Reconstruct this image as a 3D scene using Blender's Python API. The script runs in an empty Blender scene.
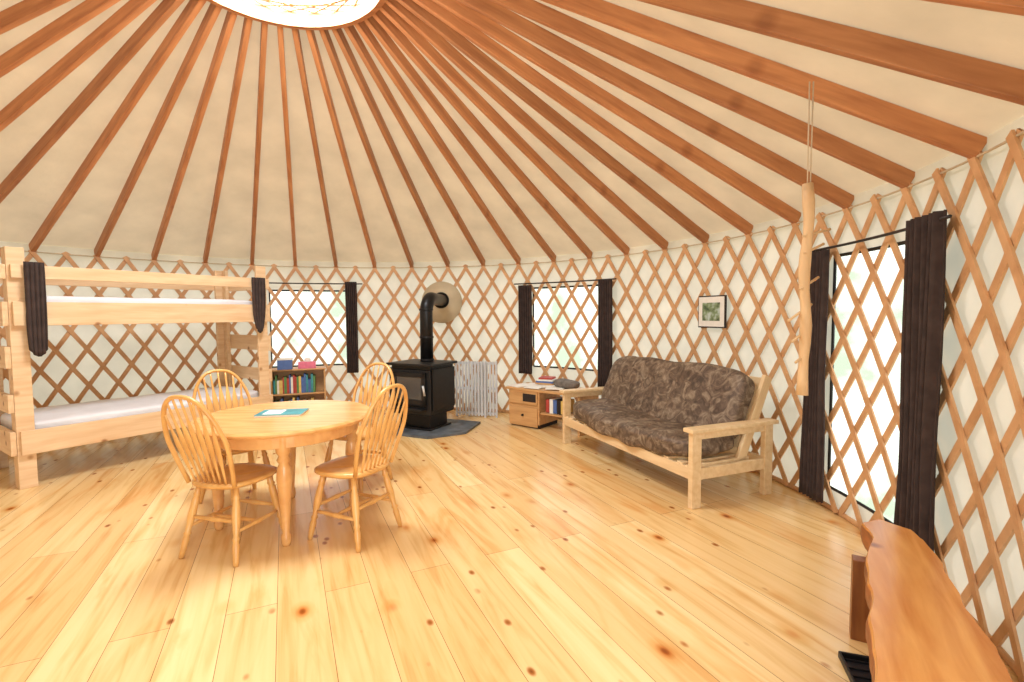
import bpy, bmesh, math, random
from mathutils import Matrix, Vector, Euler, noise as mnoise
random.seed(7)
scene=bpy.context.scene
scene.view_settings.view_transform='Standard'
scene.view_settings.look='None'
scene.view_settings.exposure=0.08
# ---------------------------------------------------------------- constants (metres)
CX,CY,R,H=-1.672,3.411,3.97,2.13      # yurt centre, lattice radius, eave height
NR=45; DT=2*math.pi/NR; PH=2.644
RING_R,RING_Z=0.77,3.81
RX,RY=-1.60,3.411                     # roof ring centre
DOOR0,DOOR1=math.radians(-82),math.radians(-50)
def lin(c):
    return tuple(((x/255)/12.92 if x/255<=0.04045 else ((x/255+0.055)/1.055)**2.4) for x in c)+(1,)
# ---------------------------------------------------------------- materials
def newmat(name):
    m=bpy.data.materials.new(name); m.use_nodes=True
    nt=m.node_tree; b=nt.nodes['Principled BSDF']
    return m,nt,b
def ramp(nt,stops):
    r=nt.nodes.new('ShaderNodeValToRGB'); e=r.color_ramp.elements
    while len(e)<len(stops): e.new(0.5)
    for i,(p,c) in enumerate(stops): e[i].position=p; e[i].color=c
    return r
def plain(name,c,rough=0.5,metal=0.0,var=0.06,scale=20,bump=0.0):
    m,nt,b=newmat(name); L=nt.links
    tc=nt.nodes.new('ShaderNodeTexCoord'); n=nt.nodes.new('ShaderNodeTexNoise'); n.inputs['Scale'].default_value=scale
    L.new(tc.outputs['Object'],n.inputs['Vector'])
    l=lin(c); d=tuple(max(0,x*(1-var*2)) for x in l[:3])+(1,); u=tuple(min(1,x*(1+var)) for x in l[:3])+(1,)
    r=ramp(nt,[(0.3,d),(0.7,u)]); L.new(n.outputs['Fac'],r.inputs['Fac']); L.new(r.outputs['Color'],b.inputs['Base Color'])
    b.inputs['Roughness'].default_value=rough; b.inputs['Metallic'].default_value=metal
    if bump:
        bp=nt.nodes.new('ShaderNodeBump'); bp.inputs['Strength'].default_value=bump; bp.inputs['Distance'].default_value=0.01
        L.new(n.outputs['Fac'],bp.inputs['Height']); L.new(bp.outputs['Normal'],b.inputs['Normal'])
    return m
def wood(name,c1,c2,sc=(1.5,14,14),rough=0.4,rand=0.0,knots=0.0,kscale=5):
    m,nt,b=newmat(name); L=nt.links
    tc=nt.nodes.new('ShaderNodeTexCoord'); mp=nt.nodes.new('ShaderNodeMapping'); mp.inputs['Scale'].default_value=sc
    n=nt.nodes.new('ShaderNodeTexNoise'); n.inputs['Scale'].default_value=1.6; n.inputs['Detail'].default_value=5; n.inputs['Distortion'].default_value=0.4
    L.new(tc.outputs['Object'],mp.inputs['Vector'])
    L.new(mp.outputs['Vector'],n.inputs['Vector'])
    r=ramp(nt,[(0.3,lin(c1)),(0.7,lin(c2))]); L.new(n.outputs['Fac'],r.inputs['Fac'])
    out=r.outputs['Color']
    if knots:
        v=nt.nodes.new('ShaderNodeTexVoronoi'); v.inputs['Scale'].default_value=kscale
        L.new(tc.outputs['Object'],v.inputs['Vector'])
        kr=ramp(nt,[(0.05,(0.30,0.16,0.09,1)),(0.09,(0.6,0.42,0.28,1)),(0.15,(1,1,1,1))]); L.new(v.outputs['Distance'],kr.inputs['Fac'])
        mx=nt.nodes.new('ShaderNodeMixRGB'); mx.blend_type='MULTIPLY'; mx.inputs['Fac'].default_value=knots
        L.new(out,mx.inputs['Color1']); L.new(kr.outputs['Color'],mx.inputs['Color2']); out=mx.outputs['Color']
    if rand:
        oi=nt.nodes.new('ShaderNodeObjectInfo'); mr=nt.nodes.new('ShaderNodeMapRange')
        mr.inputs['To Min'].default_value=1-rand; mr.inputs['To Max'].default_value=1+rand
        L.new(oi.outputs['Random'],mr.inputs['Value'])
        hs=nt.nodes.new('ShaderNodeHueSaturation'); L.new(mr.outputs['Result'],hs.inputs['Value']); L.new(out,hs.inputs['Color']); out=hs.outputs['Color']
    L.new(out,b.inputs['Base Color']); b.inputs['Roughness'].default_value=rough
    bp=nt.nodes.new('ShaderNodeBump'); bp.inputs['Strength'].default_value=0.12; bp.inputs['Distance'].default_value=0.004
    L.new(n.outputs['Fac'],bp.inputs['Height']); L.new(bp.outputs['Normal'],b.inputs['Normal'])
    return m
def fabric(name,c,trans,wr=0.3,scale=2.5):
    m,nt,b=newmat(name); L=nt.links
    nt.nodes.remove(b); out=nt.nodes['Material Output']
    d=nt.nodes.new('ShaderNodeBsdfDiffuse'); t=nt.nodes.new('ShaderNodeBsdfTranslucent'); mx=nt.nodes.new('ShaderNodeMixShader')
    tc=nt.nodes.new('ShaderNodeTexCoord'); n=nt.nodes.new('ShaderNodeTexNoise'); n.inputs['Scale'].default_value=scale; n.inputs['Detail'].default_value=6
    L.new(tc.outputs['Object'],n.inputs['Vector'])
    l=lin(c); r=ramp(nt,[(0.3,tuple(x*0.82 for x in l[:3])+(1,)),(0.7,l)]); L.new(n.outputs['Fac'],r.inputs['Fac'])
    bp=nt.nodes.new('ShaderNodeBump'); bp.inputs['Strength'].default_value=wr; bp.inputs['Distance'].default_value=0.05
    L.new(n.outputs['Fac'],bp.inputs['Height'])
    for s in (d,t): L.new(r.outputs['Color'],s.inputs['Color'])
    L.new(bp.outputs['Normal'],d.inputs['Normal'])
    mx.inputs['Fac'].default_value=trans
    L.new(d.outputs[0],mx.inputs[1]); L.new(t.outputs[0],mx.inputs[2]); L.new(mx.outputs[0],out.inputs['Surface'])
    return m
m_raft=wood('rafter_wood',(160,100,60),(198,136,86),rough=0.5,rand=0.14,knots=0.4,kscale=2.5)
m_latt=wood('lattice_wood',(196,146,100),(220,174,126),sc=(5,5,5),rough=0.5)
m_chair=wood('oak_honey',(206,150,82),(230,180,110),sc=(6,6,3),rough=0.28)
m_table=wood('oak_table',(212,154,92),(232,182,118),sc=(2,12,6),rough=0.22)
m_pine=wood('pine_bed',(220,182,138),(238,208,168),rough=0.5,knots=0.8)
m_futon=wood('futon_frame_wood',(218,184,136),(236,208,164),rough=0.45)
m_desk=wood('desk_wood',(190,142,90),(214,170,116),rough=0.45)
m_bench=wood('live_edge_pine',(194,122,58),(230,170,98),sc=(1.3,9,3),rough=0.22,knots=0.9,kscale=4.0)
m_bark=wood('live_edge_bark',(120,66,32),(172,104,54),sc=(3,6,14),rough=0.5)
m_benchd=wood('bench_leg_wood',(120,70,38),(160,104,58),rough=0.4)
m_stick=wood('peeled_stick',(196,156,110),(222,188,142),sc=(8,8,2),rough=0.6)
m_roof=fabric('roof_canvas',(222,202,170),0.27,0.45)
m_wall=fabric('wall_canvas',(234,226,212),0.36,0.4)
m_dome=fabric('dome_acrylic',(253,253,252),0.95,0.0)
m_sheet=plain('white_sheet',(234,234,238),0.9,var=0.03,scale=6,bump=0.3)
m_curt=plain('curtain_cloth',(66,52,48),0.95,var=0.15,scale=14,bump=0.2)
m_black=plain('black_steel',(28,28,30),0.45,0.3,var=0.1)
m_pipe=plain('black_stovepipe',(34,34,36),0.4,0.5,var=0.1)
m_frame=plain('window_zip_black',(30,28,28),0.6)
m_thim=plain('thimble_board',(206,190,158),0.7,var=0.08,scale=5)
m_slate=plain('hearth_slate',(92,98,104),0.5,var=0.3,scale=7,bump=0.3)
m_wgate=plain('white_gate_metal',(206,208,210),0.4,var=0.02)
m_paper=plain('paper',(238,236,228),0.8,var=0.03)
m_rope=plain('rope',(200,180,150),0.9)
m_pink=plain('pink_box',(225,120,150),0.6); m_teal=plain('teal_cover',(60,150,160),0.4,var=0.2,scale=9)
m_dark=plain('dark_brown_and_bay_shade',(40,32,28),0.8); m_grey=plain('grey_bag',(120,112,104),0.9,var=0.2)  # m_dark: dark brown of plinth, knob and book, also the painted bay shade
m_green=plain('book_green',(90,140,80),0.6); m_red=plain('book_red',(180,70,60),0.6); m_blue=plain('book_blue',(80,110,170),0.6); m_yel=plain('book_yellow',(225,195,110),0.6)
m_tray=plain('tray_plastic',(26,28,34),0.4,var=0.1)
m_rod=plain('curtain_rod_dark',(40,32,30),0.5)
m_suede,nt,b=newmat('futon_suede'); L=nt.links
tc=nt.nodes.new('ShaderNodeTexCoord'); n=nt.nodes.new('ShaderNodeTexNoise'); n.inputs['Scale'].default_value=10; n.inputs['Detail'].default_value=6; n.inputs['Roughness'].default_value=0.6; n.inputs['Distortion'].default_value=1.6
L.new(tc.outputs['Object'],n.inputs['Vector'])
r=ramp(nt,[(0.34,lin((66,50,38))),(0.5,lin((104,84,66))),(0.66,lin((148,130,108)))]); L.new(n.outputs['Fac'],r.inputs['Fac']); L.new(r.outputs['Color'],b.inputs['Base Color'])
b.inputs['Roughness'].default_value=0.6
bp=nt.nodes.new('ShaderNodeBump'); bp.inputs['Strength'].default_value=0.3; bp.inputs['Distance'].default_value=0.01; L.new(n.outputs['Fac'],bp.inputs['Height']); L.new(bp.outputs['Normal'],b.inputs['Normal'])
m_sglass,nt,b=newmat('stove_glass'); b.inputs['Base Color'].default_value=(0.05,0.052,0.055,1); b.inputs['Roughness'].default_value=0.12; b.inputs['Specular IOR Level'].default_value=1.0
m_vinyl,nt,b=newmat('clear_vinyl'); nt.nodes.remove(b); L=nt.links
t=nt.nodes.new('ShaderNodeBsdfTransparent'); d=nt.nodes.new('ShaderNodeBsdfTranslucent'); d.inputs['Color'].default_value=(0.95,0.96,0.95,1)
mx=nt.nodes.new('ShaderNodeMixShader'); mx.inputs['Fac'].default_value=0.25
L.new(t.outputs[0],mx.inputs[1]); L.new(d.outputs[0],mx.inputs[2]); L.new(mx.outputs[0],nt.nodes['Material Output'].inputs['Surface'])
m_art,nt,b=newmat('landscape_print'); L=nt.links
tc=nt.nodes.new('ShaderNodeTexCoord'); n=nt.nodes.new('ShaderNodeTexNoise'); n.inputs['Scale'].default_value=14; L.new(tc.outputs['Object'],n.inputs['Vector'])
r=ramp(nt,[(0.35,lin((60,80,60))),(0.5,lin((130,150,110))),(0.65,lin((190,205,200)))]); L.new(n.outputs['Fac'],r.inputs['Fac']); L.new(r.outputs['Color'],b.inputs['Base Color'])
# floor
m_floor,nt,b=newmat('pine_floor'); L=nt.links
def mix(kind,fac,a,bb):
    q=nt.nodes.new('ShaderNodeMixRGB'); q.blend_type=kind
    if isinstance(fac,float): q.inputs['Fac'].default_value=fac
    else: L.new(fac,q.inputs['Fac'])
    for s,val in (('Color1',a),('Color2',bb)):
        if isinstance(val,tuple): q.inputs[s].default_value=val
        else: L.new(val,q.inputs[s])
    return q.outputs['Color']
tc=nt.nodes.new('ShaderNodeTexCoord')
def mapped(s,loc=(0,0,0)):
    mp=nt.nodes.new('ShaderNodeMapping'); mp.inputs['Scale'].default_value=s; mp.inputs['Location'].default_value=loc; L.new(tc.outputs['Object'],mp.inputs['Vector']); return mp.outputs['Vector']
def nz(vec,sc,det=5,dist=0.5):
    n=nt.nodes.new('ShaderNodeTexNoise'); n.inputs['Scale'].default_value=sc; n.inputs['Detail'].default_value=det; n.inputs['Distortion'].default_value=dist; L.new(vec,n.inputs['Vector']); return n.outputs['Fac']
br=nt.nodes.new('ShaderNodeTexBrick'); br.offset=0.37; br.inputs['Scale'].default_value=1
br.inputs['Brick Width'].default_value=3.1; br.inputs['Row Height'].default_value=0.225; br.inputs['Mortar Size'].default_value=0.0016; br.inputs['Mortar Smooth'].default_value=0.3
br.inputs['Color1'].default_value=lin((244,214,158)); br.inputs['Color2'].default_value=lin((228,184,122)); br.inputs['Mortar'].default_value=lin((146,98,54)); br.inputs['Bias'].default_value=-0.1
L.new(tc.outputs['Object'],br.inputs['Vector'])
gn=nz(mapped((0.8,12,1)),1.3,7,0.8)
gr=ramp(nt,[(0.30,(0.80,0.65,0.45,1)),(0.48,(0.96,0.93,0.87,1)),(0.62,(1,1,1,1))]); L.new(gn,gr.inputs['Fac'])
c=mix('MULTIPLY',0.9,br.outputs['Color'],gr.outputs['Color'])
sn=nz(mapped((0.6,3.0,1),(3,1,0)),1.6,4,1.2)
sr=ramp(nt,[(0.54,(1,1,1,1)),(0.72,(0.90,0.66,0.42,1))]); L.new(sn,sr.inputs['Fac'])
c=mix('MULTIPLY',0.7,c,sr.outputs['Color'])
for (sc,msc,loc,thr,stops) in ((2.1,(0.9,1.5,1),(0.3,0.2,0),0.38,[(0.0,(0.20,0.07,0.02,1)),(0.04,(0.46,0.18,0.06,1)),(0.06,(0.74,0.42,0.2,1)),(0.11,(0.92,0.80,0.64,1)),(0.20,(1,1,1,1))]),
                          (4.6,(0.9,1.5,1),(5,2,0),0.40,[(0.0,(0.24,0.09,0.03,1)),(0.07,(0.5,0.26,0.12,1)),(0.14,(1,1,1,1))])):
    v=nt.nodes.new('ShaderNodeTexVoronoi'); v.inputs['Scale'].default_value=sc; L.new(mapped(msc,loc),v.inputs['Vector'])
    kr=ramp(nt,stops); L.new(v.outputs['Distance'],kr.inputs['Fac'])
    mk=ramp(nt,[(thr,(0,0,0,1)),(thr+0.05,(1,1,1,1))]); L.new(nz(mapped((1,1,1),loc),1.1,2,0.0),mk.inputs['Fac'])
    c=mix('MULTIPLY',mk.outputs['Color'],c,kr.outputs['Color'])
L.new(c,b.inputs['Base Color']); b.inputs['Roughness'].default_value=0.24
bp=nt.nodes.new('ShaderNodeBump'); bp.inputs['Strength'].default_value=0.15; bp.inputs['Distance'].default_value=0.004; L.new(gn,bp.inputs['Height']); L.new(bp.outputs['Normal'],b.inputs['Normal'])
# ---------------------------------------------------------------- mesh helpers
def obj(name,verts,faces,mat,parent=None,mtx=None,smooth=False,bevel=0):
    me=bpy.data.meshes.new(name); me.from_pydata([tuple(v) for v in verts],[],faces); me.update()
    bm=bmesh.new(); bm.from_mesh(me); bmesh.ops.recalc_face_normals(bm,faces=bm.faces); bm.to_mesh(me); bm.free()
    if smooth:
        for p in me.polygons: p.use_smooth=True
    o=bpy.data.objects.new(name,me); bpy.context.collection.objects.link(o)
    for mm in (mat if isinstance(mat,(list,tuple)) else [mat]): me.materials.append(mm)
    if mtx is not None: o.matrix_local=mtx
    if parent: o.parent=parent
    if bevel:
        bv=o.modifiers.new('b','BEVEL'); bv.width=bevel; bv.segments=2; bv.limit_method='ANGLE'
    return o
def group(name,loc=(0,0,0),rz=0,parent=None):
    e=bpy.data.objects.new(name,None); bpy.context.collection.objects.link(e); e.location=loc; e.rotation_euler=(0,0,rz); e.empty_display_size=0.1
    if parent: e.parent=parent
    return e
BF=[(0,1,3,2),(4,6,7,5),(0,4,5,1),(2,3,7,6),(0,2,6,4),(1,5,7,3)]
def box(name,size,loc,mat,parent=None,rot=(0,0,0),bevel=0.004):
    x,y,z=[s/2 for s in size]
    vs=[(sx*x,sy*y,sz*z) for sx in(-1,1) for sy in(-1,1) for sz in(-1,1)]
    mt=Matrix.Translation(loc)@Euler(rot).to_matrix().to_4x4()
    return obj(name,vs,BF,mat,parent,mt,bevel=bevel)
def frame_m(a,b,up=(0,0,1)):
    a=Vector(a);b=Vector(b);x=(b-a).normalized();u=Vector(up)
    y=u.cross(x)
    if y.length<1e-4: y=Vector((0,1,0)).cross(x)
    y.normalize(); z=x.cross(y)
    m=Matrix((x,y,z)).transposed().to_4x4(); m.translation=(a+b)/2
    return m,(b-a).length
def beam(name,a,b,w,h,mat,parent=None,up=(0,0,1),bevel=0.003):
    m,l=frame_m(a,b,up)
    vs=[(sx*l/2,sy*w/2,sz*h/2) for sx in(-1,1) for sy in(-1,1) for sz in(-1,1)]
    return obj(name,vs,BF,mat,parent,m,bevel=bevel)
def sweep(name,pts,rad,mat,parent=None,side=None,n=12,closed=False):
    pts=[Vector(p) for p in pts]; N=len(pts); vs=[];fs=[]
    for i,p in enumerate(pts):
        if closed: t=pts[(i+1)%N]-pts[i-1]
        else: t=pts[min(i+1,N-1)]-pts[max(i-1,0)]
        t.normalize()
        s=Vector(side) if side else (Vector((1,0,0)) if abs(t.x)<0.8 else Vector((0,0,1)))
        u=(s-t*s.dot(t)).normalized(); w=t.cross(u)
        r=rad[i] if isinstance(rad,list) else rad
        ru,rw=(r if isinstance(r,tuple) else (r,r))
        for k in range(n):
            a=2*math.pi*k/n; vs.append(p+u*ru*math.cos(a)+w*rw*math.sin(a))
    M_=N if closed else N-1
    for i in range(M_):
        for k in range(n):
            a=i*n+k;b_=i*n+(k+1)%n;c=((i+1)%N)*n+(k+1)%n;d=((i+1)%N)*n+k; fs.append((a,b_,c,d))
    if not closed: fs.append(tuple(range(n))[::-1]); fs.append(tuple((N-1)*n+k for k in range(n)))
    return obj(name,vs,fs,mat,parent,smooth=True)
def turned(name,a,b,prof,mat,parent=None,n=14):
    a=Vector(a);b=Vector(b)
    return sweep(name,[a.lerp(b,t) for t,_ in prof],[(r_,r_) for _,r_ in prof],mat,parent,n=n)
def cyl(name,a,b,r_,mat,parent=None,n=20):
    return sweep(name,[a,b],[(r_,r_),(r_,r_)],mat,parent,n=n)
def puff(name,size,loc,mat,parent,rot=(0,0,0),ex=6,nz=0.006,cuts=14,fn=None):
    bm=bmesh.new(); bmesh.ops.create_cube(bm,size=2); bmesh.ops.subdivide_edges(bm,edges=bm.edges[:],cuts=cuts,use_grid_fill=True)
    mt=Matrix.Translation(loc)@Euler(rot).to_matrix().to_4x4()
    for v_ in bm.verts:
        p=v_.co; q=(abs(p.x)**ex+abs(p.y)**ex+abs(p.z)**ex)**(1/ex); p=p/q
        w=Vector((p.x*size[0]/2,p.y*size[1]/2,p.z*size[2]/2))
        d=mnoise.noise(w*4+Vector(loc))*nz*2
        w=w+p.normalized()*d
        if fn: w=fn(w)
        v_.co=w
    me=bpy.data.meshes.new(name); bm.to_mesh(me); bm.free()
    for p in me.polygons: p.use_smooth=True
    o=bpy.data.objects.new(name,me); bpy.context.collection.objects.link(o); me.materials.append(mat); o.matrix_local=mt; o.parent=parent
    return o
def disc(name,r0,r1,z0,z1,mat,parent=None,n=64,loc=(0,0,0),rz=0,rnd=0.006):
    prof=[(r0,z0),(r1-rnd,z0),(r1,z0+rnd),(r1,z1-rnd),(r1-rnd,z1),(r0,z1)]
    vs=[];fs=[];m_=6
    solid=r0<=1e-6
    if solid: prof=prof[1:5]; m_=4
    for k in range(n):
        a=2*math.pi*k/n
        for (r_,z) in prof: vs.append((r_*math.cos(a),r_*math.sin(a),z))
    for k in range(n):
        for j in range(m_-1 if solid else m_):
            fs.append((k*m_+j,((k+1)%n)*m_+j,((k+1)%n)*m_+(j+1)%m_,k*m_+(j+1)%m_))
    if solid: fs.append(tuple(k*m_ for k in range(n))); fs.append(tuple(k*m_+3 for k in range(n)))
    mt=Matrix.Translation(loc)@Matrix.Rotation(rz,4,'Z')
    return obj(name,vs,fs,mat,parent,mt)
def cyp(th,r_,z): return Vector((CX+r_*math.cos(th),CY+r_*math.sin(th),z))
def rgp(th,r_,z): return Vector((RX+r_*math.cos(th),RY+r_*math.sin(th),z))
def deg(x): return math.radians(x)
# ---------------------------------------------------------------- room shell
disc('floor',0,R+0.12,-0.06,0.0,m_floor,n=128,loc=(CX,CY,0),rz=deg(115))
wins=[(101.5,116.5,0.70,1.80),(44.6,60.3,0.70,1.80),(-11.0,1.6,0.16,1.84)]
wins=[(deg(a),deg(b_),z0,z1) for a,b_,z0,z1 in wins]
RW=R+0.03
RH=0.092   # rafter depth
ths=sorted({round(-math.pi+i*2*math.pi/180,6) for i in range(180)}|{round(x,6) for w in wins for x in w[:2]}|{round(DOOR0,6),round(DOOR1,6)})
zs=sorted({0.0,0.4,1.2,H+0.0,H+0.10}|{z for w in wins for z in w[2:]})
vs=[];fs=[];nz_=len(zs);nt_=len(ths)
for t_ in ths:
    for z in zs: vs.append(cyp(t_,RW,z))
for i in range(nt_):
    i2=(i+1)%nt_; tm=(ths[i]+(ths[i2] if i2 else ths[0]+2*math.pi))/2
    for j in range(nz_-1):
        zm=(zs[j]+zs[j+1])/2
        if DOOR0<tm<DOOR1 and zm<2.05: continue
        if any(a<tm<b_ and z0<zm<z1 for a,b_,z0,z1 in wins): continue
        fs.append((i*nz_+j,i2*nz_+j,i2*nz_+j+1,i*nz_+j+1))
obj('wall_round',vs,fs,m_wall,smooth=True)
for k,(a,b_,z0,z1) in enumerate(wins):
    g=group('window_%d'%(k+1))
    n_=14; vs=[];fs=[]
    for i in range(n_+1):
        t_=a+(b_-a)*i/n_; vs+= [cyp(t_,RW,z0),cyp(t_,RW,z1)]
    fs=[(2*i,2*i+2,2*i+3,2*i+1) for i in range(n_)]
    obj('vinyl_pane',vs,fs,m_vinyl,g,smooth=True)
    for nm,zz in (('frame_bottom',z0),('frame_top',z1)):
        sweep(nm,[cyp(a+(b_-a)*i/n_,RW-0.004,zz) for i in range(n_+1)],(0.012,0.008),m_frame,g,side=(0,0,1),n=8)
    for nm,tt in (('frame_left',b_),('frame_right',a)):
        cyl(nm,cyp(tt,RW-0.004,z0),cyp(tt,RW-0.004,z1),0.011,m_frame,g,n=8)
# lattice
vs=[];fs=[]
NS=2*NR; dth=2*math.pi/NS; slope=0.426
for fam,(sg,ro) in enumerate(((1,R-0.012),(-1,R+0.002))):
    for k in range(NS):
        th0=PH+k*dth; prev=None; seg=24
        for i in range(seg+1):
            z=0.015+(H+0.035-0.015)*i/seg
            th=th0+sg*(z-0.0)/slope*dth
            tw=(th+math.pi)%(2*math.pi)-math.pi
            if DOOR0-0.01<tw<DOOR1+0.01: prev=None; continue
            ds=sg*R*dth/slope; l=math.hypot(ds,1); nx,nzv=1/l,-ds/l
            w=0.022; base=len(vs)
            for rr_ in (ro,ro+0.011):
                for q in (-w,w): vs.append(cyp(th+q*nx/R,rr_,z+q*nzv))
            if prev is not None:
                p=prev
                fs+= [(p,p+1,base+1,base),(p+3,p+2,base+2,base+3),(p,base,base+2,p+2),(p+1,p+3,base+3,base+1)]
            prev=base
obj('wall_lattice',vs,fs,m_latt)
sweep('trim_eave',[cyp(2*math.pi*i/120,R-0.0,H+0.015) for i in range(120)],0.006,m_rope,side=(0,0,1),n=8,closed=True)
nb=140
tr=[DOOR1+(2*math.pi-(DOOR1-DOOR0))*i/nb for i in range(nb+1)]
sweep('baseboard_round',[cyp(t_,R+0.012,0.02) for t_ in tr],(0.02,0.010),m_latt,side=(0,0,1),n=8)
g=group('door_1')
for nm,tt in (('jamb_left',DOOR0),('jamb_right',DOOR1)): beam(nm,cyp(tt,R,0),cyp(tt,R,2.08),0.09,0.09,m_pine,g,up=(1,0,0))
beam('header',cyp(DOOR0,R,2.08),cyp(DOOR1,R,2.08),0.09,0.09,m_pine,g)
# roof canvas (cone between eave circle and ring)
vs=[];fs=[];n_=180
fr_=[-0.05,0.0,0.25,0.5,0.75,1.0]
for i in range(n_):
    t_=2*math.pi*i/n_
    A=cyp(t_,R+0.02,H); B=rgp(t_,RING_R-0.02,RING_Z)
    for f_ in fr_:
        P_=A.lerp(B,f_); vs.append((P_.x,P_.y,P_.z+RH+0.018))
m_=len(fr_)
for i in range(n_):
    i2=(i+1)%n_
    for j in range(m_-1): fs.append((i*m_+j,i2*m_+j,i2*m_+j+1,i*m_+j+1))
obj('ceiling',vs,fs,m_roof,smooth=True)
g=group('roof_rafters')
for i in range(NR):
    t_=PH-i*DT
    beam('rafter',cyp(t_,R+0.02,H+RH*0.55),rgp(t_,RING_R,RING_Z+RH*0.55),0.043,RH,m_raft,g)
g=group('skylight_ring')
disc('ring_rim',RING_R-0.035,RING_R+0.015,0,0.12,m_raft,g,n=45,loc=(RX,RY,RING_Z-0.005))
for k in range(24):
    a0=2*math.pi*k/24; hw=math.acos(0.64/0.74)
    beam('ring_batten',rgp(a0-hw,0.73,RING_Z+0.108),rgp(a0+hw,0.73,RING_Z+0.108),0.014,0.008,m_latt,g)
vs=[];fs=[];n_=32;mm=8
for j in range(mm):
    ph_=math.pi/2*j/mm
    for i in range(n_): vs.append(rgp(2*math.pi*i/n_,0.76*math.cos(ph_),RING_Z+0.14+0.22*math.sin(ph_)))
vs.append((RX,RY,RING_Z+0.36))
for j in range(mm-1):
    for i in range(n_): fs.append((j*n_+i,j*n_+(i+1)%n_,(j+1)*n_+(i+1)%n_,(j+1)*n_+i))
for i in range(n_): fs.append(((mm-1)*n_+i,(mm-1)*n_+(i+1)%n_,len(vs)-1))
obj('acrylic_dome',vs,fs,m_dome,g,smooth=True)
# ---------------------------------------------------------------- curtains
def curtain(g,ta,tb,z0,z1,tie=None,ro=R-0.075,pl=6,amp=0.022,mid=0.5):
    nu,nv=pl*8,24; vs=[];fs=[]
    for j in range(nv+1):
        v_=j/nv; z=z0+(z1-z0)*v_
        sc=1.0
        if tie is not None:
            dz=(z-tie)/0.45; sc=1-(1-mid)*math.exp(-dz*dz)
        tc_=(ta+tb)/2
        for i in range(nu+1):
            u_=i/nu; t_=tc_+(u_-0.5)*(tb-ta)*sc
            a_=amp*(0.8+0.2*math.sin(3*v_+i))
            vs.append(cyp(t_,ro+a_*math.sin(2*math.pi*pl*u_+0.5*math.sin(v_*3)),z))
    for j in range(nv):
        for i in range(nu): a=j*(nu+1)+i; fs.append((a,a+1,a+nu+2,a+nu+1))
    o=obj('curtain_panel',vs,fs,m_curt,g,smooth=True)
    s=o.modifiers.new('s','SOLIDIFY'); s.thickness=0.004
    return o
def rod(g,ta,tb,z,ro=R-0.07):
    sweep('curtain_rod',[cyp(ta+(tb-ta)*i/12,ro,z) for i in range(13)],0.009,m_rod,g,side=(0,0,1),n=8)
g=group('window_curtains'); curtain(g,deg(60.0),deg(63.0),0.60,1.84); curtain(g,deg(41.8),deg(44.8),0.50,1.86); rod(g,deg(41),deg(64),1.86)
g=group('window_curtains'); curtain(g,deg(99.2),deg(101.6),0.58,1.93); rod(g,deg(98),deg(118),1.90)
g=group('window_curtains'); curtain(g,deg(0.6),deg(4.0),0.06,1.88,tie=1.0,mid=0.8); curtain(g,deg(-15.3),deg(-10.9),0.10,1.93,tie=0.7,mid=0.8,amp=0.03); rod(g,deg(-16),deg(5),1.89)
# ---------------------------------------------------------------- bunk bed
g=group('bunk_bed',(-4.12,4.00,0),math.atan2(.835,.555))
BL,BW=2.18,1.0
for (x,y) in ((0,0),(BL,0),(0,BW),(BL,BW)):
    sx=1 if x==0 else -1; sy=1 if y==0 else -1
    box('post',(0.115,0.038,2.02),(x+sx*0.0575,y+sy*0.019,1.01),m_pine,g)
    box('post_inner',(0.038,0.09,2.02),(x+sx*0.019,y+sy*0.085,1.01),m_pine,g)
for y in (-0.02,BW+0.02):
    for z0,z1 in ((0.29,0.49),(1.37,1.57),(1.765,1.875)):
        beam('side_board',(0.02,y,(z0+z1)/2),(BL-0.02,y,(z0+z1)/2),0.038,z1-z0,m_pine,g)
for x in (-0.02,BL+0.02):
    for z0,z1 in ((0.29,0.49),(0.65,0.80),(1.02,1.20),(1.37,1.57),(1.755,1.875)):
        beam('end_board',(x,0.0,(z0+z1)/2),(x,BW,(z0+z1)/2),0.036,z1-z0,m_pine,g)
for zb in (0.36,1.44):
    for i in range(9): box('bed_slat',(0.09,BW-0.04,0.02),(0.14+i*0.237,BW/2,zb),m_pine,g)
    puff('mattress',(BL-0.10,BW-0.08,0.17),(BL/2,BW/2,zb+0.105),m_sheet,g,ex=9,nz=0.008)
def hung(name,x0,x1,y,z0,z1,taper):
    nu,nv=40,18; vs=[];fs=[]
    for j in range(nv+1):
        v_=j/nv; z=z1-(z1-z0)*v_; sc=1-taper*v_**3
        for i in range(nu+1):
            u_=i/nu-0.5
            vs.append(((x0+x1)/2+u_*(x1-x0)*sc, y-0.012-0.02*abs(math.sin(u_*14+v_)),z-0.06*(1-4*u_*u_)*v_))
    for j in range(nv):
        for i in range(nu): a=j*(nu+1)+i; fs.append((a,a+1,a+nu+2,a+nu+1))
    o=obj(name,vs,fs,m_curt,g,smooth=True); s=o.modifiers.new('s','SOLIDIFY'); s.thickness=0.006
hung('privacy_cloth_left',0.09,0.22,-0.045,1.17,1.90,0.15)
hung('privacy_cloth_right',BL-0.21,BL-0.05,-0.045,1.30,1.88,0.5)
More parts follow.
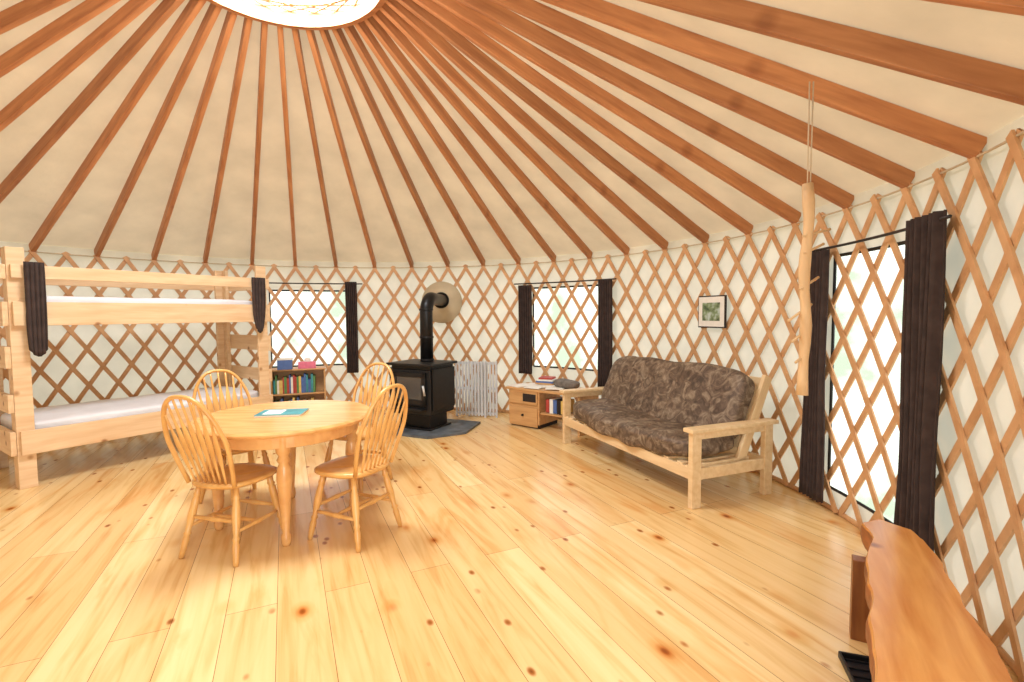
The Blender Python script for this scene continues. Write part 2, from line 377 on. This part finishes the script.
# ---------------------------------------------------------------- chairs
LEGP=[(0,.014),(.06,.016),(.25,.021),(.30,.015),(.33,.023),(.36,.015),(.55,.024),(.78,.021),(.82,.015),(.85,.022),(.88,.016),(1,.015)]
def chair(x,y,dx,dy):
    g=group('dining_chair',(x,y,0),math.atan2(dy,dx)-math.pi/2)
    n_=40; vs=[];fs=[]; rings=[(0.0,0),(0.35,0),(0.7,0),(0.93,0),(1.0,-0.008),(1.0,-0.022),(0.9,-0.038),(0.0,-0.038)]
    def shape(a):
        c,s=math.cos(a),math.sin(a); ex=0.75
        px=abs(c)**ex*(1 if c>0 else -1); py=abs(s)**ex*(1 if s>0 else -1)
        return px*(0.215+0.02*py),py*0.212
    for f,dz in rings:
        for k in range(n_):
            px,py=shape(2*math.pi*k/n_); px*=f;py*=f
            dip=0.0
            if dz==0: dip=-0.014*(1-f*f)*(1.2 if py<0.05 else .8)
            vs.append((px,py,0.465+dz+dip))
    m_=len(rings)
    for j in range(m_-1):
        for k in range(n_): fs.append((j*n_+k,j*n_+(k+1)%n_,(j+1)*n_+(k+1)%n_,(j+1)*n_+k))
    obj('seat',vs,fs,m_chair,g,smooth=True)
    tops={};bots={}
    for i,(sx,sy) in enumerate(((-1,-1),(1,-1),(-1,1),(1,1))):
        t=Vector((sx*0.135,sy*0.125,0.435)); b_=Vector((sx*0.20,sy*(0.215 if sy<0 else 0.195),0.0))
        tops[(sx,sy)]=t;bots[(sx,sy)]=b_
        turned('leg_%d'%(i+1),b_,t,LEGP,m_chair,g)
    P=lambda sx,sy,f: bots[(sx,sy)].lerp(tops[(sx,sy)],f)
    ST=[(0,.008),(.2,.012),(.45,.015),(.5,.018),(.55,.015),(.8,.012),(1,.008)]
    for sx in (-1,1): turned('side_stretcher',P(sx,-1,.42),P(sx,1,.42),ST,m_chair,g,n=10)
    turned('mid_stretcher',P(-1,-1,.42).lerp(P(-1,1,.42),.5),P(1,-1,.42).lerp(P(1,1,.42),.5),ST,m_chair,g,n=10)
    turned('front_stretcher',P(-1,1,.5),P(1,1,.5),ST,m_chair,g,n=10)
    turned('rear_stretcher',P(-1,-1,.55),P(1,-1,.55),ST,m_chair,g,n=10)
    Zt=0.55
    def hp(s):
        c,sn=math.cos(s),abs(math.sin(s)); zz=sn**0.75*Zt; xx=(abs(c)**0.8)*(1 if c>0 else -1)*0.225
        k=0.74+0.26*min(1,zz/0.28)
        return Vector((xx*k,-0.17-0.16*zz/Zt-0.02*(zz/Zt)**2,0.45+zz))
    N=40
    sweep('hoop_back',[hp(math.pi*i/N) for i in range(N+1)],(0.014,0.012),m_chair,g,side=(0,1,0),n=12)
    for i in range(7):
        u_=(i-3)/3
        tx=u_*0.160; best=min((abs(hp(math.pi*q/200).x-tx),q) for q in range(40,161))[1]
        top=hp(math.pi*best/200); bot=Vector((u_*0.112,-0.17,0.45))
        pr=[(0,.007),(.12,.007),(.25,.010),(.40,.019),(.55,.022),(.66,.016),(.75,.008),(.9,.007),(1,.007)]
        sweep('spindle_%d'%(i+1),[bot.lerp(top,t) for t,_ in pr],[(w,0.0065) for _,w in pr],m_chair,g,side=(1,0,0),n=10)
    return g
chair(-1.735,2.99,.26,.965)
chair(-1.05,3.165,-.90,.43)
chair(-1.33,4.08,-.36,-.93)
chair(-2.12,3.70,.76,-.65)
# ---------------------------------------------------------------- table
g=group('dining_table',(-1.59,3.39,0),0)
disc('table_top',0,0.58,0.715,0.75,m_table,g,n=96,rnd=0.013)
disc('apron',0.45,0.475,0.625,0.716,m_table,g,n=72,rnd=0.003)
LP=[(0,.022),(.03,.03),(.08,.03),(.10,.022),(.35,.036),(.52,.046),(.60,.040),(.63,.028),(.66,.042),(.69,.030),(.72,.044),(.74,.046),(.86,.046),(.87,.046)]
for i,(x,y) in enumerate(((.18,-.44),(-.44,-.18),(-.18,.44),(.44,.18))):
    x*=0.91;y*=0.91
    turned('leg_%d'%(i+1),(x,y,0),(x,y,0.72),[(min(t/.87,1),r_) for t,r_ in LP],m_table,g,n=20)
g=group('magazine',(-1.62,3.40,0.7505),deg(8))
box('pages',(0.30,0.21,0.012),(0,0,0.006),m_paper,g,bevel=0.001); box('cover',(0.305,0.215,0.002),(0,0,0.013),m_teal,g,bevel=0.0)
box('white_panel',(0.12,0.15,0.001),(-0.05,0,0.0146),m_paper,g,bevel=0)
# ---------------------------------------------------------------- futon sofa
g=group('futon_sofa',(1.31,4.585,0),math.atan2(-.926,.374))
for sx in (-1,1):
    x=sx*0.985
    box('front_leg',(0.045,0.085,0.565),(x,-0.365,0.2825),m_futon,g)
    box('back_leg',(0.045,0.085,0.565),(x,0.355,0.2825),m_futon,g)
    box('arm_rest',(0.105,0.86,0.032),(x,-0.005,0.581),m_futon,g,bevel=0.008)
    box('side_rail_low',(0.03,0.70,0.085),(x,-0.005,0.25),m_futon,g)
    box('side_rail_high',(0.03,0.70,0.05),(x,-0.005,0.535),m_futon,g)
    beam('back_frame_post',(sx*0.935,0.10,0.22),(sx*0.935,0.405,0.93),0.035,0.08,m_futon,g,up=(0,1,0))
    box('seat_frame_side',(0.035,0.60,0.07),(sx*0.935,-0.09,0.275),m_futon,g)
box('front_rail',(1.93,0.028,0.09),(0,-0.385,0.255),m_futon,g)
box('rear_rail',(1.93,0.03,0.09),(0,0.34,0.255),m_futon,g)
for i in range(12): box('seat_slat',(0.06,0.6,0.018),(-0.85+i*0.1545,-0.09,0.305),m_futon,g)
for i in range(12): beam('back_slat',(-0.85+i*0.1545,0.16,0.36),(-0.85+i*0.1545,0.375,0.86),0.06,0.018,m_futon,g,up=(0,-1,.4))
beam('back_top_rail',(-0.93,0.39,0.88),(0.93,0.39,0.88),0.03,0.07,m_futon,g)
beam('back_low_rail',(-0.93,0.155,0.345),(0.93,0.155,0.345),0.03,0.06,m_futon,g)
puff('seat_mattress',(1.86,0.68,0.20),(0,-0.11,0.405),m_suede,g,ex=4.5,nz=0.016,cuts=28,fn=lambda w:Vector((w.x,w.y,w.z-0.02*math.cos(w.x*1.6)+(0.02*(abs(w.x)/.93)**3)-0.03*max(0,-w.y-0.2)*3)))
puff('back_mattress',(1.86,0.64,0.19),(0,0.17,0.675),m_suede,g,rot=(deg(66),0,0),ex=5.5,nz=0.014,cuts=28,fn=lambda w:Vector((w.x,w.y-0.02*math.cos(w.x*3.0)*max(0,w.y)*2,w.z)))
# ---------------------------------------------------------------- stove
g=group('hearth_pad',(-1.10,6.12,0),deg(-20))
vs=[(-.52,-.42),(.30,-.48),(.62,-.12),(.56,.45),(-.5,.5)]
obj('slate_slab',[(x,y,0) for x,y in vs]+[(x,y,0.03) for x,y in vs],[(4,3,2,1,0),(5,6,7,8,9)]+[(i,(i+1)%5,5+(i+1)%5,5+i) for i in range(5)],m_slate,g,bevel=0.004)
g=group('wood_stove',(-1.14,6.15,0.031),deg(-27))
box('body',(0.62,0.50,0.56),(0,0,0.46),m_black,g,bevel=0.015)
box('top_plate',(0.70,0.57,0.03),(0,0,0.80),m_black,g,bevel=0.01)
box('side_shield_left',(0.015,0.46,0.50),(-0.33,0,0.50),m_black,g); box('side_shield_right',(0.015,0.46,0.50),(0.33,0,0.50),m_black,g)
box('convection_top',(0.60,0.48,0.05),(0,0.01,0.765),m_black,g)
box('pedestal',(0.46,0.36,0.17),(0,0.02,0.105),m_black,g); box('base_plate',(0.56,0.46,0.02),(0,0,0.01),m_black,g)
box('ash_lip',(0.50,0.12,0.025),(0,-0.30,0.27),m_black,g,bevel=0.008)
box('door_frame_top',(0.50,0.03,0.06),(0,-0.262,0.68),m_black,g); box('door_frame_bottom',(0.50,0.03,0.07),(0,-0.262,0.345),m_black,g)
box('door_frame_left',(0.06,0.03,0.40),(-0.22,-0.262,0.51),m_black,g); box('door_frame_right',(0.06,0.03,0.40),(0.22,-0.262,0.51),m_black,g)
box('door_glass',(0.39,0.012,0.29),(0,-0.262,0.515),m_sglass,g,bevel=0.002)
cyl('door_handle',(0.25,-0.29,0.44),(0.25,-0.32,0.56),0.012,m_wgate,g,n=10)
lp=group('stove_pipe',(0,0,0))
PX,PY=-1.09,6.22
pth=[(PX,PY,0.848),(PX,PY,1.5)]
for i in range(1,9):
    a=math.pi/2*i/8; pth.append((PX+0.005*i,PY+0.15*(1-math.cos(a)),1.5+0.15*math.sin(a)))
pth.append((PX+0.05,7.27,1.65))
sweep('flue',pth,(0.082,0.082),m_pipe,lp,side=(1,0,0),n=24)
for z in (0.86,1.15,1.5): disc('pipe_collar',0.08,0.09,0,0.03,m_pipe,lp,n=24,loc=(PX,PY,z-0.012))
tt=math.atan2(7.33-CY,PX+0.05-CX)
cyl('thimble_plate',cyp(tt,R-0.045,1.62),cyp(tt,R-0.02,1.62),0.31,m_thim,lp,n=40)
cyl('thimble_collar',cyp(tt,R-0.075,1.65),cyp(tt,R-0.045,1.65),0.12,m_pipe,lp,n=28)
# ---------------------------------------------------------------- white folding gate (flat vertical slats, folded panels)
g=group('folding_gate',(-0.51,6.77,0),deg(-20))
for p_,(x0,x1,y) in enumerate(((-0.30,0.14,0.0),(-0.13,0.29,0.05))):
    for z in (0.05,0.40,0.755): box('gate_rail',(x1-x0,0.012,0.032),((x0+x1)/2,y+0.014,z),m_wgate,g,bevel=0.002)
    k=10
    for i in range(k):
        xx=x0+(x1-x0)*i/(k-1); e_=i in(0,k-1); box('gate_slat',(0.030,0.012,0.79 if e_ else 0.76),(xx,y,0.395 if e_ else 0.40),m_wgate,g,bevel=0.002)
# ---------------------------------------------------------------- bookcase
tt=math.atan2(6.70-CY,-2.90-CX)
g=group('bookcase',(-2.93,6.66,0),tt-math.pi/2)
for x in (-.33,.33): box('side_panel',(0.02,0.26,0.72),(x,0,0.36),m_desk,g)
for z in (0.06,0.38,0.71): box('shelf',(0.66 if z<.7 else 0.70,0.26 if z<.7 else .28,0.02),(0,0,z),m_desk,g)
box('back_panel',(0.66,0.008,0.70),(0,0.126,0.36),m_desk,g)
bks=group('books',parent=g)
for sh in (0.39,0.07):
    x=-0.31
    while x<0.2:
        w=random.uniform(0.018,0.04); hh=random.uniform(0.17,0.26)
        box('book',(w-0.002,0.17,hh),(x+w/2,-0.03,sh+0.002+hh/2),random.choice([m_green,m_red,m_blue,m_yel,m_paper,m_teal]),bks,bevel=0.001); x+=w
g2=group('tissue_box',(-2.80,6.63,0.7205),tt-math.pi/2); box('carton',(0.22,0.12,0.09),(0,0,0.045),m_pink,g2)
puff('tissue',(0.08,0.05,0.07),(0,0,0.11),m_paper,g2,ex=2.5,nz=0.02,cuts=6)
g2=group('storage_tin',(-3.05,6.52,0.7205),tt-math.pi/2); box('tin',(0.18,0.14,0.13),(0,0,0.065),m_blue,g2); box('tin_lid',(0.19,0.15,0.02),(0,0,0.137),m_paper,g2)
# ---------------------------------------------------------------- desk cabinet
ca=math.atan2(-.62,.784)
g=group('side_cabinet',(0.50,6.15,0),ca)
box('top',(1.12,0.50,0.03),(0,0,0.485),m_desk,g,bevel=0.006)
box('carcass',(0.48,0.44,0.42),(-0.28,0,0.26),m_desk,g); box('plinth',(0.46,0.40,0.05),(-0.28,0.01,0.025),m_dark,g)
for z in (0.14,0.385): box('drawer_front',(0.44,0.02,0.17 if z>.3 else .24),(-0.28,-0.228,z),m_desk,g)
box('bay_shade_panel',(0.20,0.012,0.10),(-0.18,-0.238,0.385),m_dark,g)  # flat dark panel, its colour painted as the shade inside an open bay
cyl('drawer_knob',(-0.28,-0.24,0.16),(-0.28,-0.262,0.16),0.014,m_dark,g,n=12)
box('shelf_low',(0.56,0.42,0.02),(0.25,0,0.20),m_desk,g)
box('right_leg_panel',(0.03,0.46,0.47),(0.53,0,0.235),m_desk,g)
for i in range(5): box('low_shelf_book',(0.05,0.24,0.16+.02*(i%2)),(0.05+0.055*i,-0.05,0.30),[m_red,m_paper,m_blue,m_dark,m_yel][i],g,bevel=0.001)
for i in range(5): box('papers_%d'%i,(0.22,0.28,0.012),(-0.42+0.13*i,[-.08,.02,-.1,.05,-.05][i],0.507+0.003*i),m_paper,g,rot=(0,0,[-.3,.25,.1,-.2,.4][i]),bevel=0.001)
for i,(mm_,w_) in enumerate(((m_desk,.26),(m_blue,.24),(m_paper,.22),(m_red,.18))): box('stacked_book_%d'%i,(w_,0.18,0.022),(-0.15,0.12,0.535+0.023*i),mm_,g,rot=(0,0,.1*i),bevel=0.001)
puff('canvas_bag_body',(0.36,0.22,0.12),(0.22,0.02,0.565),m_grey,g,ex=3,nz=0.02)
# ---------------------------------------------------------------- framed picture
tt=math.atan2(4.87-CY,2.02-CX)
g=group('framed_picture',tuple(cyp(tt,R-0.03,1.45)),tt-math.pi/2)
box('frame',(0.36,0.02,0.32),(0,0,0),m_rod,g); box('mat',(0.335,0.004,0.295),(0,-0.011,0),m_paper,g,bevel=0); box('print',(0.23,0.003,0.18),(0,-0.0145,0),m_art,g,bevel=0)
# ---------------------------------------------------------------- hanging driftwood mobile
g=group('hanging_stick_mobile',(1.41,2.35,0))
cyl('rope_left',(-0.004,0,2.03),(-0.006,0.0,2.52),0.0035,m_rope,g,n=6); cyl('rope_right',(0.01,0,2.03),(0.012,0,2.52),0.0035,m_rope,g,n=6)
pp=[(0.006*math.sin(i*0.9),0.005*math.cos(i*1.3),2.05-1.01*i/12) for i in range(13)]
sweep('main_pole',pp,[(0.024+0.003*math.sin(i*1.7),)*2 for i in range(13)],m_stick,g,n=12)
for i,(z,x0,x1,dz) in enumerate(((1.80,-.03,.13,.04),(1.72,-.02,.10,.05),(1.55,-.04,.08,.06),(1.40,-.09,.05,.08),(1.30,-.07,.05,.07),(1.2,-.05,.04,.05))):
    cyl('twig_%d'%i,(x0,-0.02,z),(x1,0.03,z+dz),0.0065,m_stick,g,n=8)
# ---------------------------------------------------------------- live-edge bench
g=group('live_edge_bench')
left=[(1.66,2.25),(1.57,2.10),(1.41,1.90),(1.28,1.70),(1.14,1.52),(1.01,1.32),(.89,1.14),(.80,.98)]
right=[(1.76,2.29),(1.82,2.17),(1.77,2.02),(1.69,1.86),(1.57,1.66),(1.47,1.48),(1.39,1.34),(1.30,1.15),(1.18,.96)]
outl=left+[(.98,.90)]+right[::-1]
dn=[]
for i,p in enumerate(outl):
    q=outl[(i+1)%len(outl)]
    for k in range(6):
        a=Vector(p).lerp(Vector(q),k/6); w_=mnoise.noise(Vector((a.x*6,a.y*6,0)))*0.020+mnoise.noise(Vector((a.x*25,a.y*25,3)))*0.004
        dn.append(Vector((a.x+w_,a.y-w_*0.4)))
c0=sum(dn,Vector((0,0)))/len(dn)
axis=(Vector((1.76,2.25))-Vector((1.0,.92))).normalized(); perp=Vector((-axis.y,axis.x))
K=len(dn);vs=[]
ls=[(0.345,0.86),(0.36,0.94),(0.39,1.0),(0.42,1.0),(0.438,0.965),(0.452,0.93)]
for z,s in ls:
    for i,p in enumerate(dn):
        d=p-c0; al=d.dot(axis)*(1-(1-s)*0.3); pe=d.dot(perp)*s
        vs.append((al,pe,z+(0.004*mnoise.noise(Vector((al*8,pe*8,z*10))) if z<.45 else 0)))
fs=[]
for j in range(len(ls)-1):
    for i in range(K): fs.append((j*K+i,j*K+(i+1)%K,(j+1)*K+(i+1)%K,(j+1)*K+i))
fs.append(tuple(range(K)));fs.append(tuple((len(ls)-1)*K+i for i in range(K)))
mt=Matrix.Translation((c0.x,c0.y,0))@Matrix.Rotation(math.atan2(axis.y,axis.x),4,'Z')
o=obj('slab_top',vs,fs,[m_bench,m_bark],g,mtx=mt,smooth=False)
NJ=len(ls)-1
for p in o.data.polygons:
    if p.index<(NJ-1)*K or p.index==NJ*K: p.material_index=1
    p.use_smooth=p.index<(NJ-1)*K
beam('far_leg',(1.62,2.03,0),(1.62,2.03,0.36),0.06,0.28,m_benchd,g,up=(.87,-.5,0)); beam('near_leg',(1.05,1.13,0),(1.05,1.13,0.36),0.07,0.34,m_benchd,g,up=(.87,-.5,0))
beam('stretcher',(1.58,1.98,0.16),(1.08,1.17,0.16),0.04,0.09,m_benchd,g)
g=group('boot_tray',(1.385,1.80,0),deg(-18))
box('tray_base',(0.15,0.28,0.008),(0,0,0.004),m_tray,g,bevel=0.001)
for x in (-.075,.075): box('tray_rim',(0.010,0.29,0.03),(x,0,0.015),m_tray,g)
for y in (-.14,.14): box('tray_rim',(0.16,0.010,0.03),(0,y,0.015),m_tray,g)
for i in range(6): box('tray_rib',(0.13,0.006,0.010),(0,-0.12+i*0.048,0.010),m_tray,g,bevel=0.001)
# ---------------------------------------------------------------- world + lights
w=bpy.data.worlds.new('daylight'); scene.world=w; w.use_nodes=True; nt=w.node_tree; L=nt.links; bg=nt.nodes['Background']
tc=nt.nodes.new('ShaderNodeTexCoord'); sx=nt.nodes.new('ShaderNodeSeparateXYZ'); L.new(tc.outputs['Generated'],sx.inputs[0])
n=nt.nodes.new('ShaderNodeTexNoise'); n.inputs['Scale'].default_value=14; n.inputs['Detail'].default_value=5; L.new(tc.outputs['Generated'],n.inputs['Vector'])
fr=ramp(nt,[(0.38,(0.30,0.38,0.24,1)),(0.62,(0.95,1.0,0.90,1))]); L.new(n.outputs['Fac'],fr.inputs['Fac'])
hr=ramp(nt,[(0.15,(0,0,0,1)),(0.35,(1,1,1,1))]); L.new(sx.outputs['Z'],hr.inputs['Fac'])
mx=nt.nodes.new('ShaderNodeMixRGB'); L.new(hr.outputs['Color'],mx.inputs['Fac']); L.new(fr.outputs['Color'],mx.inputs['Color1']); mx.inputs['Color2'].default_value=(0.95,0.98,1.0,1)
L.new(mx.outputs['Color'],bg.inputs['Color']); bg.inputs['Strength'].default_value=2.05
def area(name,loc,target,sx_,sy_,power,col=(1,1,1)):
    l=bpy.data.lights.new(name,'AREA'); l.shape='RECTANGLE'; l.size=sx_; l.size_y=sy_; l.energy=power; l.color=col
    o=bpy.data.objects.new(name,l); bpy.context.collection.objects.link(o); o.location=loc
    o.rotation_euler=(Vector(target)-Vector(loc)).to_track_quat('-Z','Y').to_euler(); return o
l_=area('skylight_daylight',(RX,RY,RING_Z+0.135),(RX,RY,0),1.40,1.40,165,(0.95,0.98,1.0)); l_.data.shape='DISK'
dc=cyp((DOOR0+DOOR1)/2,R+0.35,1.2); area('doorway_daylight',tuple(dc),(CX,CY,0.6),1.6,1.9,66,(0.96,0.98,1.0))
# ---------------------------------------------------------------- camera
f,p,r_,h=487.6,0.0558,-0.0068,1.443
cp,sp=math.cos(p),math.sin(p); F=Vector((0,cp,-sp));U=Vector((0,sp,cp));Rt=Vector((1,0,0))
R2=Rt*math.cos(r_)+U*math.sin(r_);U2=U*math.cos(r_)-Rt*math.sin(r_)
cam=bpy.data.objects.new('camera',bpy.data.cameras.new('camera')); bpy.context.collection.objects.link(cam)
cam.matrix_world=Matrix(((R2.x,U2.x,-F.x,0),(R2.y,U2.y,-F.y,0),(R2.z,U2.z,-F.z,h),(0,0,0,1)))
cam.data.sensor_width=36; cam.data.lens=f*36/1024; cam.data.clip_start=0.02
scene.camera=cam
